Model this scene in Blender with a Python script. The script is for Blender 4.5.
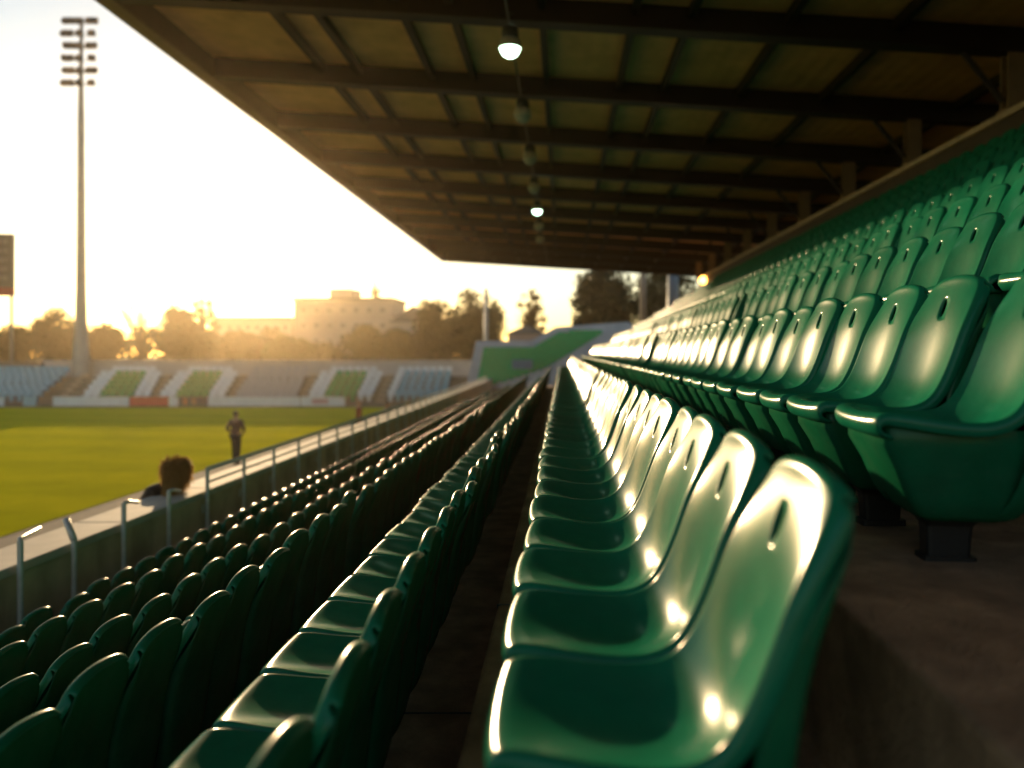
import bpy, bmesh, math, random
import numpy as np
from mathutils import Vector, Matrix, Quaternion
R = math.radians
random.seed(11)
for o in list(bpy.data.objects): bpy.data.objects.remove(o)
SC = bpy.context.scene
COL = SC.collection
CAM_Z = 3.5

# ------------------------------------------------------------------ camera
cam_d = bpy.data.cameras.new('camera')
cam = bpy.data.objects.new('camera', cam_d); COL.objects.link(cam)
cam.location = (0, 0, CAM_Z); cam.rotation_euler = (R(90), 0, 0)
cam_d.sensor_width = 36; cam_d.lens = 36 * 800 / 1024
cam_d.shift_x = -50 / 1024; cam_d.shift_y = -32 / 1024
cam_d.clip_start = .05; cam_d.clip_end = 3000
cam_d.dof.use_dof = True; cam_d.dof.focus_distance = 3.3
cam_d.dof.aperture_fstop = 1.25
SC.camera = cam

# ------------------------------------------------------------------ world, sun, exposure
SUN_EL, SUN_AZ = 7.6, -22.5          # degrees; azimuth measured from +Y, negative to the left
w = bpy.data.worlds.new('World'); SC.world = w; w.use_nodes = True
nt = w.node_tree; bg = nt.nodes['Background']
sky = nt.nodes.new('ShaderNodeTexSky'); sky.sky_type = 'NISHITA'; sky.sun_disc = False
sky.sun_elevation = R(SUN_EL); sky.sun_rotation = R(SUN_AZ)
sky.air_density = 1.0; sky.dust_density = .35; sky.ozone_density = 1.0
nt.links.new(sky.outputs[0], bg.inputs[0]); bg.inputs[1].default_value = .12
sl = bpy.data.lights.new('sun', 'SUN'); sl.energy = 4.7; sl.angle = R(.6); sl.color = (1, .70, .38)
sun = bpy.data.objects.new('sun', sl); COL.objects.link(sun)
sd = Vector((math.sin(R(SUN_AZ)) * math.cos(R(SUN_EL)), math.cos(R(SUN_AZ)) * math.cos(R(SUN_EL)), math.sin(R(SUN_EL))))
sun.rotation_euler = sd.to_track_quat('Z', 'Y').to_euler()
SC.view_settings.view_transform = 'Standard'; SC.view_settings.look = 'None'
SC.view_settings.gamma = 1; SC.view_settings.use_curve_mapping = False
SC.view_settings.exposure = .66
SC.render.engine = 'CYCLES'
SC.cycles.use_denoising = True
SC.cycles.max_bounces = 8; SC.cycles.volume_bounces = 1
SC.cycles.sample_clamp_indirect = 6

# ------------------------------------------------------------------ helpers
def at(px, py, Y):
    "point of the place at distance Y seen in direction (px, py)"
    return Vector(((px - 562) / 800 * Y, Y, CAM_Z - (py - 352) / 800 * Y))

def tag(o, label=None, cat=None, group=None, kind=None):
    if label: o['label'] = label
    if cat: o['category'] = cat
    if group: o['group'] = group
    if kind: o['kind'] = kind
    return o

def empty(name, loc=(0, 0, 0), rz=0, parent=None):
    o = bpy.data.objects.new(name, None); COL.objects.link(o)
    o.location = loc; o.rotation_euler = (0, 0, rz); o.empty_display_size = .2
    if parent: o.parent = parent
    return o

class MB:
    "collects shapes for one mesh"
    def __init__(s): s.v = []; s.f = []; s.mi = []
    def add(s, vs, fs, m=0):
        n = len(s.v); s.v += [tuple(v) for v in vs]
        s.f += [tuple(i + n for i in f) for f in fs]; s.mi += [m] * len(fs)
    def box(s, x0, x1, y0, y1, z0, z1, m=0, M=None):
        vs = [Vector((x, y, z)) for z in (z0, z1) for y in (y0, y1) for x in (x0, x1)]
        if M: vs = [M @ v for v in vs]
        s.add(vs, [(0, 2, 3, 1), (4, 5, 7, 6), (0, 1, 5, 4), (2, 6, 7, 3), (0, 4, 6, 2), (1, 3, 7, 5)], m)
    def tube(s, pts, rad, n=8, m=0, caps=True):
        pts = [Vector(p) for p in pts]
        if not hasattr(rad, '__len__'): rad = [rad] * len(pts)
        vs = []
        for i, p in enumerate(pts):
            d = (pts[min(i + 1, len(pts) - 1)] - pts[max(i - 1, 0)]).normalized()
            a = d.orthogonal().normalized() if abs(d.z) < .9 else Vector((1, 0, 0)).cross(d).normalized()
            b = d.cross(a)
            for k in range(n):
                t = 2 * math.pi * k / n
                vs.append(p + (a * math.cos(t) + b * math.sin(t)) * rad[i])
        fs = []
        for i in range(len(pts) - 1):
            for k in range(n):
                fs.append((i * n + k, i * n + (k + 1) % n, (i + 1) * n + (k + 1) % n, (i + 1) * n + k))
        if caps:
            fs.append(tuple(range(n - 1, -1, -1))); fs.append(tuple((len(pts) - 1) * n + k for k in range(n)))
        s.add(vs, fs, m)
    def lathe(s, prof, n=20, c=(0, 0, 0), m=0):
        vs = []; 
        for r, z in prof:
            for k in range(n):
                t = 2 * math.pi * k / n
                vs.append((c[0] + r * math.cos(t), c[1] + r * math.sin(t), c[2] + z))
        fs = []
        for i in range(len(prof) - 1):
            for k in range(n):
                fs.append((i * n + k, i * n + (k + 1) % n, (i + 1) * n + (k + 1) % n, (i + 1) * n + k))
        s.add(vs, fs, m)
    def prism(s, poly, y0, y1, m=0):
        "extrude a polygon in x,z along y"
        n = len(poly)
        vs = [(x, y0, z) for x, z in poly] + [(x, y1, z) for x, z in poly]
        fs = [tuple(range(n)), tuple(range(2 * n - 1, n - 1, -1))]
        for i in range(n):
            fs.append((i, i + n, (i + 1) % n + n, (i + 1) % n))
        s.add(vs, fs, m)
    def mesh(s, name, mats, smooth=False, fix=True):
        me = bpy.data.meshes.new(name); me.from_pydata(s.v, [], s.f)
        if not isinstance(mats, (list, tuple)): mats = [mats]
        for mt in mats: me.materials.append(mt)
        me.polygons.foreach_set('material_index', s.mi)
        if fix:
            bm = bmesh.new(); bm.from_mesh(me); bmesh.ops.recalc_face_normals(bm, faces=bm.faces); bm.to_mesh(me); bm.free()
        if smooth: me.polygons.foreach_set('use_smooth', [True] * len(me.polygons))
        me.update(); return me
    def build(s, name, mats, parent=None, smooth=False, bevel=0, loc=None, fix=True):
        o = bpy.data.objects.new(name, s.mesh(name, mats, smooth, fix)); COL.objects.link(o)
        if parent: o.parent = parent
        if loc is not None: o.location = loc
        if bevel:
            b = o.modifiers.new('bevel', 'BEVEL'); b.width = bevel; b.segments = 2; b.limit_method = 'ANGLE'
        return o

# ------------------------------------------------------------------ materials
def mat(name, col, rough=.6, noise=0, scale=5, bump=0, bscale=40, metal=0, coat=0, dark=None, spec=.5, stretch=None,
        rand=0, emit=None, estr=0, trans=0, stain=0, rvar=0):
    m = bpy.data.materials.new(name); m.use_nodes = True
    N, L = m.node_tree.nodes, m.node_tree.links
    p = N['Principled BSDF']
    p.inputs['Base Color'].default_value = (*col, 1); p.inputs['Roughness'].default_value = rough
    p.inputs['Metallic'].default_value = metal; p.inputs['Coat Weight'].default_value = coat
    p.inputs['Coat Roughness'].default_value = .21
    p.inputs['Specular IOR Level'].default_value = spec
    tc = N.new('ShaderNodeTexCoord'); mp = N.new('ShaderNodeMapping'); L.new(tc.outputs['Object'], mp.inputs[0])
    if stretch: mp.inputs['Scale'].default_value = stretch
    src = None
    if noise:
        n = N.new('ShaderNodeTexNoise'); n.inputs['Scale'].default_value = scale; n.inputs['Detail'].default_value = 8
        n.inputs['Roughness'].default_value = .65
        L.new(mp.outputs[0], n.inputs[0])
        r = N.new('ShaderNodeValToRGB'); L.new(n.outputs[0], r.inputs[0])
        dk = dark or tuple(c * (1 - noise) for c in col)
        r.color_ramp.elements[0].position = .32; r.color_ramp.elements[0].color = (*dk, 1)
        r.color_ramp.elements[1].position = .68; r.color_ramp.elements[1].color = (*col, 1)
        src = r.outputs[0]
        if rvar:
            mr = N.new('ShaderNodeMapRange'); L.new(n.outputs[0], mr.inputs[0])
            mr.inputs[1].default_value = .3; mr.inputs[2].default_value = .7
            mr.inputs[3].default_value = rough + rvar; mr.inputs[4].default_value = rough - rvar * .4
            L.new(mr.outputs[0], p.inputs['Roughness'])
    if stain:
        n2 = N.new('ShaderNodeTexNoise'); n2.inputs['Scale'].default_value = stain; n2.inputs['Detail'].default_value = 5
        m2 = N.new('ShaderNodeMapping'); L.new(tc.outputs['Object'], m2.inputs[0]); m2.inputs['Scale'].default_value = (1, 1, .12)
        L.new(m2.outputs[0], n2.inputs[0])
        r2 = N.new('ShaderNodeValToRGB'); L.new(n2.outputs[0], r2.inputs[0])
        r2.color_ramp.elements[0].position = .4; r2.color_ramp.elements[0].color = (.62, .60, .58, 1)
        r2.color_ramp.elements[1].position = .6; r2.color_ramp.elements[1].color = (1, 1, 1, 1)
        mx = N.new('ShaderNodeMix'); mx.data_type = 'RGBA'; mx.blend_type = 'MULTIPLY'; mx.inputs[0].default_value = .8
        L.new(src, mx.inputs[6]); L.new(r2.outputs[0], mx.inputs[7]); src = mx.outputs[2]
    if rand:
        oi = N.new('ShaderNodeObjectInfo'); mr = N.new('ShaderNodeMapRange'); L.new(oi.outputs['Random'], mr.inputs[0])
        mr.inputs[3].default_value = 1 - rand; mr.inputs[4].default_value = 1 + rand
        hs = N.new('ShaderNodeHueSaturation'); L.new(mr.outputs[0], hs.inputs['Value'])
        if src: L.new(src, hs.inputs['Color'])
        else: hs.inputs['Color'].default_value = (*col, 1)
        src = hs.outputs[0]
    if src: L.new(src, p.inputs['Base Color'])
    if bump:
        n = N.new('ShaderNodeTexNoise'); n.inputs['Scale'].default_value = bscale; n.inputs['Detail'].default_value = 6
        L.new(mp.outputs[0], n.inputs[0])
        b = N.new('ShaderNodeBump'); b.inputs['Strength'].default_value = bump; b.inputs['Distance'].default_value = .01
        L.new(n.outputs[0], b.inputs['Height']); L.new(b.outputs[0], p.inputs['Normal'])
    if emit:
        p.inputs['Emission Color'].default_value = (*emit, 1); p.inputs['Emission Strength'].default_value = estr
    if trans:
        t = N.new('ShaderNodeBsdfTranslucent'); mx = N.new('ShaderNodeMixShader'); mx.inputs[0].default_value = trans
        if src: L.new(src, t.inputs[0])
        else: t.inputs[0].default_value = (*col, 1)
        out = N['Material Output']; L.new(p.outputs[0], mx.inputs[1]); L.new(t.outputs[0], mx.inputs[2]); L.new(mx.outputs[0], out.inputs[0])
    return m

M = dict(
    seat=mat('green_plastic', (.006, .165, .088), .55, noise=.22, scale=7, bump=.04, bscale=160, rand=.12, rvar=.07, spec=.0, coat=.42),
    panel=mat('green_plastic_panel', (.007, .125, .055), .6, spec=0, coat=.3, noise=.3, scale=8, bump=.06, bscale=120, rand=.12),
    pedestal=mat('black_casting', (.012, .012, .012), .5, noise=.3, scale=30, bump=.1, bscale=90),
    tread=mat('stand_concrete', (.60, .39, .23), .9, noise=.45, scale=7, bump=1, bscale=70, stain=3.5),
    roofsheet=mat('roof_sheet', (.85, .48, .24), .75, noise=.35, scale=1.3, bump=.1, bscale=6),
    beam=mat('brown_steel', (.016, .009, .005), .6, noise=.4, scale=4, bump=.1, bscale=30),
    fascia=mat('fascia_paint', (.10, .05, .028), .45, noise=.3, scale=5),
    coping=mat('coping_concrete', (.5, .40, .28), .85, noise=.35, scale=5, bump=.4, bscale=40),
    darkwall=mat('concourse_wall', (.06, .045, .03), .85, noise=.5, scale=1.5, bump=.2, bscale=20),
    wall=mat('pitch_wall_render', (.68, .52, .34), .85, noise=.35, scale=2.2, bump=.3, bscale=45, stain=2),
    walltop=mat('wall_ledge', (.50, .46, .40), .8, noise=.25, scale=4, bump=.15, bscale=35),
    rail=mat('galvanised_steel', (.55, .55, .53), .4, metal=.25, noise=.25, scale=14),
    grass=None, track=mat('track_gravel', (.13, .105, .075), .95, noise=.4, scale=2, bump=.6, bscale=30),
    farconc=mat('far_terrace_concrete', (.22, .19, .15), .9, noise=.35, scale=.9, bump=.3, bscale=12),
    farwall=mat('far_wall_render', (.55, .53, .50), .85, noise=.25, scale=.6),
    white=mat('white_plastic', (.78, .82, .84), .5, noise=.12, scale=3),
    palegrey=mat('pale_grey_plastic', (.42, .42, .45), .5, noise=.15, scale=3),
    blue=mat('pale_blue_plastic', (.26, .50, .62), .5, noise=.2, scale=3),
    fargreen=mat('mid_green_plastic', (.04, .36, .11), .5, noise=.2, scale=3),
    boardwhite=mat('board_white', (.74, .80, .84), .5, noise=.15, scale=2),
    boardred=mat('board_red', (.62, .06, .05), .5, noise=.15, scale=2),
    boarddark=mat('board_dark', (.07, .08, .09), .5, noise=.3, scale=2),
    mast=mat('mast_steel', (.27, .31, .32), .5, metal=.3, noise=.2, scale=1.5),
    lampdark=mat('lamp_housing', (.03, .035, .035), .5, noise=.2, scale=8),
    lampglass=mat('lamp_glass', (.35, .38, .38), .2, noise=.1, scale=9),
    lit=mat('lit_lamp', (.9, 1, .95), .3, emit=(.62, 1, .72), estr=7),
    amber=mat('amber_lamp', (1, .6, .2), .3, emit=(1, .42, .07), estr=9),
    screen=mat('screen_dark', (.055, .062, .065), .4, noise=.3, scale=.8),
    screenrow=mat('screen_row', (.14, .16, .18), .4, noise=.5, scale=3),
    screenred=mat('screen_red', (.34, .03, .025), .5, noise=.1, scale=2),
    bark=mat('bark', (.10, .07, .045), .9, noise=.4, scale=3, bump=.5, bscale=10),
    leaf=mat('dark_leaves', (.05, .055, .014), .6, noise=.45, scale=.5, rand=.2, trans=.22),
    leafgreen=mat('mid_green_leaves', (.075, .10, .022), .6, noise=.4, scale=.5, rand=.2, trans=.4),
    leafbrown=mat('bronze_leaves', (.13, .085, .035), .7, noise=.4, scale=.5, rand=.2, trans=.4),
    bldg=mat('cream_render', (.50, .43, .36), .85, noise=.15, scale=.3),
    roofdark=mat('roof_grey', (.16, .15, .15), .8, noise=.2, scale=.5),
    glass=mat('window_glass', (.20, .17, .14), .4, noise=.1, scale=1),
    pink=mat('pink_render', (.50, .33, .26), .85, noise=.15, scale=.4),
    skin=mat('skin', (.42, .24, .17), .6, noise=.1, scale=8),
    hair=mat('brown_hair', (.10, .05, .022), .45, noise=.4, scale=20, trans=.3),
    hairblond=mat('fair_hair', (.55, .32, .10), .45, noise=.35, scale=20, trans=.6),
    jacket=mat('maroon_plaid', (.11, .045, .04), .85, noise=.6, scale=9, dark=(.03, .035, .06), bump=.2, bscale=60),
    darkcoat=mat('dark_coat', (.022, .016, .014), .85, noise=.4, scale=10, bump=.3, bscale=60),
    redcoat=mat('red_coat', (.28, .05, .025), .85, noise=.4, scale=10, bump=.2, bscale=60),
    orangecoat=mat('orange_coat', (.45, .12, .05), .85, noise=.3, scale=10, bump=.2, bscale=60),
    jeans=mat('dark_jeans', (.022, .026, .04), .85, noise=.3, scale=20),
    shoe=mat('shoe_leather', (.02, .018, .016), .5, noise=.2, scale=20),
    eye=mat('eye', (.02, .015, .01), .2, noise=.1, scale=9),
    signblue=mat('sign_blue', (.12, .30, .50), .5, noise=.15, scale=3),
)
def grass_mat():
    m = bpy.data.materials.new('pitch_grass'); m.use_nodes = True
    N, L = m.node_tree.nodes, m.node_tree.links; p = N['Principled BSDF']
    p.inputs['Roughness'].default_value = 1; p.inputs['Specular IOR Level'].default_value = 0
    p.inputs['Sheen Weight'].default_value = .3; p.inputs['Sheen Tint'].default_value = (.85, .8, .04, 1); p.inputs['Sheen Roughness'].default_value = .6
    tc = N.new('ShaderNodeTexCoord'); mp = N.new('ShaderNodeMapping'); L.new(tc.outputs['Object'], mp.inputs[0])
    mp.inputs['Rotation'].default_value = (0, 0, R(8))
    wv = N.new('ShaderNodeTexWave'); wv.bands_direction = 'Y'; wv.inputs['Scale'].default_value = .085; wv.inputs['Distortion'].default_value = .4
    wv.inputs['Detail Scale'].default_value = .3
    L.new(mp.outputs[0], wv.inputs[0])
    r = N.new('ShaderNodeValToRGB'); L.new(wv.outputs['Fac'], r.inputs[0])
    r.color_ramp.elements[0].position = .4; r.color_ramp.elements[0].color = (.31, .33, .006, 1)
    r.color_ramp.elements[1].position = .6; r.color_ramp.elements[1].color = (.38, .38, .007, 1)
    n = N.new('ShaderNodeTexNoise'); n.inputs['Scale'].default_value = .7; n.inputs['Detail'].default_value = 10; n.inputs['Roughness'].default_value = .7
    L.new(tc.outputs['Object'], n.inputs[0])
    r2 = N.new('ShaderNodeValToRGB'); L.new(n.outputs[0], r2.inputs[0])
    r2.color_ramp.elements[0].position = .3; r2.color_ramp.elements[0].color = (.7, .72, .6, 1)
    r2.color_ramp.elements[1].position = .7; r2.color_ramp.elements[1].color = (1.1, 1.05, 1, 1)
    mx = N.new('ShaderNodeMix'); mx.data_type = 'RGBA'; mx.blend_type = 'MULTIPLY'; mx.inputs[0].default_value = 1
    L.new(r.outputs[0], mx.inputs[6]); L.new(r2.outputs[0], mx.inputs[7]); L.new(mx.outputs[2], p.inputs['Base Color'])
    n3 = N.new('ShaderNodeTexNoise'); n3.inputs['Scale'].default_value = 25; n3.inputs['Detail'].default_value = 4
    L.new(tc.outputs['Object'], n3.inputs[0])
    b = N.new('ShaderNodeBump'); b.inputs['Strength'].default_value = 1; b.inputs['Distance'].default_value = .05
    L.new(n3.outputs[0], b.inputs['Height']); L.new(b.outputs[0], p.inputs['Normal'])
    return m
M['grass'] = grass_mat()
M['column'] = mat('column_paint', (.26, .18, .10), .6, noise=.3, scale=3, bump=.1)
def ribs(m, scale):
    N, L = m.node_tree.nodes, m.node_tree.links; p = N['Principled BSDF']
    tc = N.new('ShaderNodeTexCoord'); wv = N.new('ShaderNodeTexWave'); wv.bands_direction = 'X'; wv.inputs['Scale'].default_value = scale
    L.new(tc.outputs['Object'], wv.inputs[0])
    b = N.new('ShaderNodeBump'); b.inputs['Strength'].default_value = .25; b.inputs['Distance'].default_value = .02
    L.new(wv.outputs['Fac'], b.inputs['Height']); L.new(b.outputs[0], p.inputs['Normal'])
ribs(M['roofsheet'], 1.2)
def dusty(m, dustcol, amt):
    "pale dust and scuffs over the plastic"
    N, L = m.node_tree.nodes, m.node_tree.links; p = N['Principled BSDF']
    src = p.inputs['Base Color'].links[0].from_socket
    tc = N.new('ShaderNodeTexCoord'); oi = N.new('ShaderNodeObjectInfo')
    ad = N.new('ShaderNodeVectorMath'); ad.operation = 'ADD'; L.new(tc.outputs['Object'], ad.inputs[0]); L.new(oi.outputs['Location'], ad.inputs[1])
    f = []
    for sc, lo, hi, st in ((6, .45, .75, (1, 1, 1)), (60, .58, .72, (1, 1, 1)), (18, .62, .68, (1, 7, 1.5))):
        mp = N.new('ShaderNodeMapping'); mp.inputs['Scale'].default_value = st; L.new(ad.outputs[0], mp.inputs[0])
        n = N.new('ShaderNodeTexNoise'); n.inputs['Scale'].default_value = sc; n.inputs['Detail'].default_value = 7; n.inputs['Roughness'].default_value = .7
        L.new(mp.outputs[0], n.inputs[0])
        r = N.new('ShaderNodeMapRange'); r.inputs[1].default_value = lo; r.inputs[2].default_value = hi; L.new(n.outputs[0], r.inputs[0]); f.append(r.outputs[0])
    a = N.new('ShaderNodeMath'); a.operation = 'MAXIMUM'; L.new(f[1], a.inputs[0]); L.new(f[2], a.inputs[1])
    b = N.new('ShaderNodeMath'); b.operation = 'ADD'; L.new(f[0], b.inputs[0]); L.new(a.outputs[0], b.inputs[1])
    c = N.new('ShaderNodeMath'); c.operation = 'MULTIPLY'; c.use_clamp = True; L.new(b.outputs[0], c.inputs[0]); c.inputs[1].default_value = amt
    mx = N.new('ShaderNodeMix'); mx.data_type = 'RGBA'; L.new(c.outputs[0], mx.inputs[0]); L.new(src, mx.inputs[6]); mx.inputs[7].default_value = (*dustcol, 1)
    L.new(mx.outputs[2], p.inputs['Base Color'])
    q = N.new('ShaderNodeMath'); q.operation = 'MULTIPLY_ADD'; L.new(c.outputs[0], q.inputs[0]); q.inputs[1].default_value = .9
    if p.inputs['Roughness'].links: L.new(p.inputs['Roughness'].links[0].from_socket, q.inputs[2])
    else: q.inputs[2].default_value = p.inputs['Roughness'].default_value
    L.new(q.outputs[0], p.inputs['Roughness'])
dusty(M['seat'], (.07, .22, .14), .16); dusty(M['panel'], (.08, .17, .10), .2)

# ------------------------------------------------------------------ ground
def sheet(name, x0, x1, y0, y1, z, m, kind='structure'):
    b = MB(); b.add([(x0, y0, z), (x1, y0, z), (x1, y1, z), (x0, y1, z)], [(0, 1, 2, 3)])
    return tag(b.build(name, m), kind=kind)
sheet('ground', -600, 600, -300, 600, 0, M['track'])
sheet('pitch_grass', -90, -10.6, -40, 50.4, .012, M['grass'])
b = MB(); b.box(-6.4, -4.86, -12, 16, .0, .45); tag(b.build('path', M['walltop'], bevel=.02), kind='structure')

# ------------------------------------------------------------------ grandstand
YN, YE, YR = -4.0, 33.2, 46.4       # near end, seating end, roof end
rows = [  # name key, x of step edge, floor z (rel camera), x of seat front, phrase
    ('L5', -4.40, -2.65, -4.26, 'row against the pitchside wall'),
    ('L4', -3.55, -2.35, -3.44, 'second row up from pitchside wall'),
    ('L3', -2.75, -2.08, -2.64, 'third row up from pitchside wall'),
    ('L2', -2.00, -1.74, -1.90, 'fourth row up from pitchside wall'),
    ('L1', -1.08, -1.40, -0.96, 'row between the two dark aisles'),
    ('R1', -0.25, -0.98, -0.12, 'row below the concrete step'),
    ('R2', 0.62, -0.56, 0.77, 'row on the concrete step'),
    ('R3', 1.46, -0.12, 1.59, 'second row up from concrete step'),
    ('R4', 2.29, 0.32, 2.42, 'third row up from concrete step'),
    ('R5', 3.12, 0.78, 3.25, 'fourth row up from concrete step'),
    ('R6', 3.94, 1.26, 4.07, 'fifth row up from concrete step'),
    ('R7', 4.76, 1.76, 4.89, 'sixth row up from concrete step'),
    ('R8', 5.58, 2.30, 5.75, 'top row under the back wall'),
]
XW = 6.66
stand = empty('grandstand', (1, 10, 0))
tag(stand, 'covered grandstand with concrete steps and brown steel roof over the green seats', 'grandstand')
def P(mb, name, m, parent=stand, **k):
    o = mb.build(name, m, parent, **k)
    root = parent
    off = Vector((0, 0, 0))
    while root: off += root.location; root = root.parent
    if parent: o.location = -off
    return o
poly = [(-4.40, 0)]
for k, xe, z, xf, ph in rows:
    poly.append((xe, CAM_Z + (poly[-1][1] - CAM_Z if len(poly) > 1 else z))) if False else None
    if poly[-1][0] != xe: poly.append((xe, poly[-1][1]))
    poly.append((xe, CAM_Z + z))
poly += [(XW + 3.2, CAM_Z + 2.30), (XW + 3.2, 0)]
b = MB()
# vertical and horizontal faces as a prism, y cut into bays so that joints can show
b.prism(poly, YN, YE)
P(b, 'terrace', M['tread'], bevel=.014)
for y_ in [YN + 1.3 + 2.9 * k for k in range(13)]:
    j = MB(); j.prism([(x - .002, z + (.002 if z > 0 else 0)) for x, z in poly], y_ - .006, y_ + .006); P(j, 'joint', M['lampdark'])
# back wall with coping
bw = MB(); bw.box(XW, XW + .2, YN, YE + 6, CAM_Z + 2.306, CAM_Z + 3.50)
bw = P(bw, 'back_wall', M['darkwall'])
cp = MB(); cp.box(XW - .06, XW + .26, YN, YE + 6, CAM_Z + 3.503, CAM_Z + 3.60); P(cp, 'coping', M['coping'], bw, bevel=.012)
# rear concourse wall, near end wall
rw = MB(); rw.box(XW + 3.2, XW + 3.4, YN, YR - .4, 0, CAM_Z + 4.4); P(rw, 'rear_wall', M['darkwall'])
ew = MB() if 0 else MB(); ew.box(-4.4, XW + 3.2, YN - .3, YN - .01, 0, CAM_Z + 5.0)
for k in range(9):
    y = -1 + 5.2 * k
    d = MB(); d.box(XW + 3.12, XW + 3.19, y - .8, y + .8, CAM_Z + 2.4, CAM_Z + 4.1, 0)
    d.box(XW + 3.09, XW + 3.115, y - .03, y + .03, CAM_Z + 2.4, CAM_Z + 4.1, 0); P(d, 'door', M['fascia'])
# roof : lower side of the beams z = 4.89 - .06 x (rel camera)
XF = -7.0; XB = XW + 3.6
zb = lambda x: CAM_Z + 4.89 - .06 * x
b = MB()
nx = 60
pts = [(XF, zb(XF) + .40), (XB, zb(XB) + .40), (XB, zb(XB) + .50), (XF, zb(XF) + .50)]
b.prism(pts, YN, YR)
roof = P(b, 'roof', M['roofsheet'])
spacing = 3.44
first = YR - spacing * math.floor((YR - YN) / spacing)
y = first; beams = []
while y < YR + .1:
    b = MB(); yy = min(y, YR - .12)
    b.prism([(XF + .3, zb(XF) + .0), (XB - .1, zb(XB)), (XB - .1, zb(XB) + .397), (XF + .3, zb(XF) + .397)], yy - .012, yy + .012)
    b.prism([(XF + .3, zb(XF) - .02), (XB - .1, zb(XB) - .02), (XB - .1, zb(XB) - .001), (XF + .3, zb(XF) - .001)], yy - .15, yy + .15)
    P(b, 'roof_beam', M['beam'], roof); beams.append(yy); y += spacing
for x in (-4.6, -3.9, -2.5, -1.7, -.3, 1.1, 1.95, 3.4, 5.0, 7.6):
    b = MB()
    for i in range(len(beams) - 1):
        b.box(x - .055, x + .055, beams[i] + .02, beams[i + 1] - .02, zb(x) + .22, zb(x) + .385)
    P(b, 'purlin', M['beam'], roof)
b = MB(); b.prism([(XF - .03, zb(XF) - .03), (XF + .28, zb(XF) - .03), (XF + .28, zb(XF) + .52), (XF - .03, zb(XF) + .54)], YN, YR)
P(b, 'front_fascia', M['fascia'], roof, bevel=.015)
b = MB(); b.prism([(XF - .02, zb(XF) - .06), (XB, zb(XB) - .06), (XB, zb(XB) + .53), (XF - .02, zb(XF) + .53)], YR + .003, YR + .08)
P(b, 'end_fascia', M['fascia'], roof, bevel=.01)
for yy in beams:
    if yy > YE + 8: continue
    x = XW + .1
    b = MB(); top = zb(x) - .022
    z0 = CAM_Z + 3.602
    for s in (-1, 1): b.box(x - .13, x + .13, yy + s * .10 - .012, yy + s * .10 + .012, z0, top)
    b.box(x - .01, x + .01, yy - .087, yy + .087, z0, top)
    b.box(x - .17, x + .17, yy - .15, yy + .15, z0, z0 + .02)
    P(b, 'column', M['column'])
    # knee brace
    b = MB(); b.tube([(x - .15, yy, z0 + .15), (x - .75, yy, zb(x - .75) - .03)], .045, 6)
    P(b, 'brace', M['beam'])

# ------------------------------------------------------------------ pitchside wall and railings
wall = empty('pitchside_wall', (-4.6, 20, 0)); tag(wall, 'long low rendered wall with pale ledge between the lowest seats and pitch', 'wall')
b = MB(); b.box(-4.82, -4.405, YN, 58, 0, CAM_Z - 1.78); P(b, 'wall_body', M['wall'], wall)
b = MB()
y = YN
while y < 58:
    b.box(-4.86, -4.36, y, y + 1.985, CAM_Z - 1.777, CAM_Z - 1.70); y += 2.0
P(b, 'ledge', M['walltop'], wall, bevel=.012)
b = MB(); b.box(-4.82, -4.405, YE, 58, 0, .5)
def railing(name, y0, y1, step, h, label, mid=True, x=-4.30):
    r = empty(name, (x, y0, 0)); tag(r, label, 'railing')
    y = y0; n = int(round((y1 - y0) / step))
    for i in range(n + 1):
        y = y0 + i * step
        p = MB(); p.tube([(x, y, CAM_Z - 2.60), (x, y, CAM_Z - h)], .024, 8)
        p.box(x - .05, x - .062 + .01, y - .04, y + .04, CAM_Z - 1.95, CAM_Z - 1.85)
        P(p, 'post', M['rail'], r)
    t = MB(); t.tube([(x, y0 - .0, CAM_Z - h), (x, y1, CAM_Z - h)], .027, 10); P(t, 'top_rail', M['rail'], r, smooth=True)
    if mid:
        t = MB(); t.tube([(x, y0, CAM_Z - h - .16), (x, y1, CAM_Z - h - .16)], .016, 8); P(t, 'mid_rail', M['rail'], r, smooth=True)
    return r
railing('steel_railing', 9.7, 9.7 + 1.12 * 32, 1.12, 1.42, 'long galvanised railing with many posts along the wall beyond the sitting woman')
# short broken railing pieces near the left edge
g = 'short bent rail stubs on the wall'
def stub(y, h, label, kind):
    x = -4.30
    r = empty('rail_stub', (x, y, 0)); tag(r, label, 'rail post', g)
    p = MB(); p.tube([(x, y, CAM_Z - 2.6), (x, y, CAM_Z - h)], .024, 8); P(p, 'post', M['rail'], r)
    p = MB()
    if kind == 0: p.tube([(x, y, CAM_Z - h), (x - .03, y + .04, CAM_Z - h + .01), (x - .08, y + .36, CAM_Z - h + .02)], .018, 8)
    elif kind == 1: p.tube([(x, y, CAM_Z - h), (x - .12, y + .08, CAM_Z - h + .17)], .03, 8)
    else: p.tube([(x, y, CAM_Z - h), (x - .01, y + .12, CAM_Z - h - .01), (x - .04, y + .34, CAM_Z - h - .06)], .018, 8)
    P(p, 'arm', M['rail'], r, smooth=True)
stub(6.35, 1.50, 'bent grey rail post nearest the left edge of the pitchside wall', 0)
stub(7.05, 1.66, 'thick grey rail post on the wall with raised slanted top piece', 1)
stub(7.85, 1.48, 'thin grey rail post with sagging arm, third along the wall', 2)
stub(8.75, 1.52, 'thin grey post on the wall just before the long railing', 2)

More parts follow.
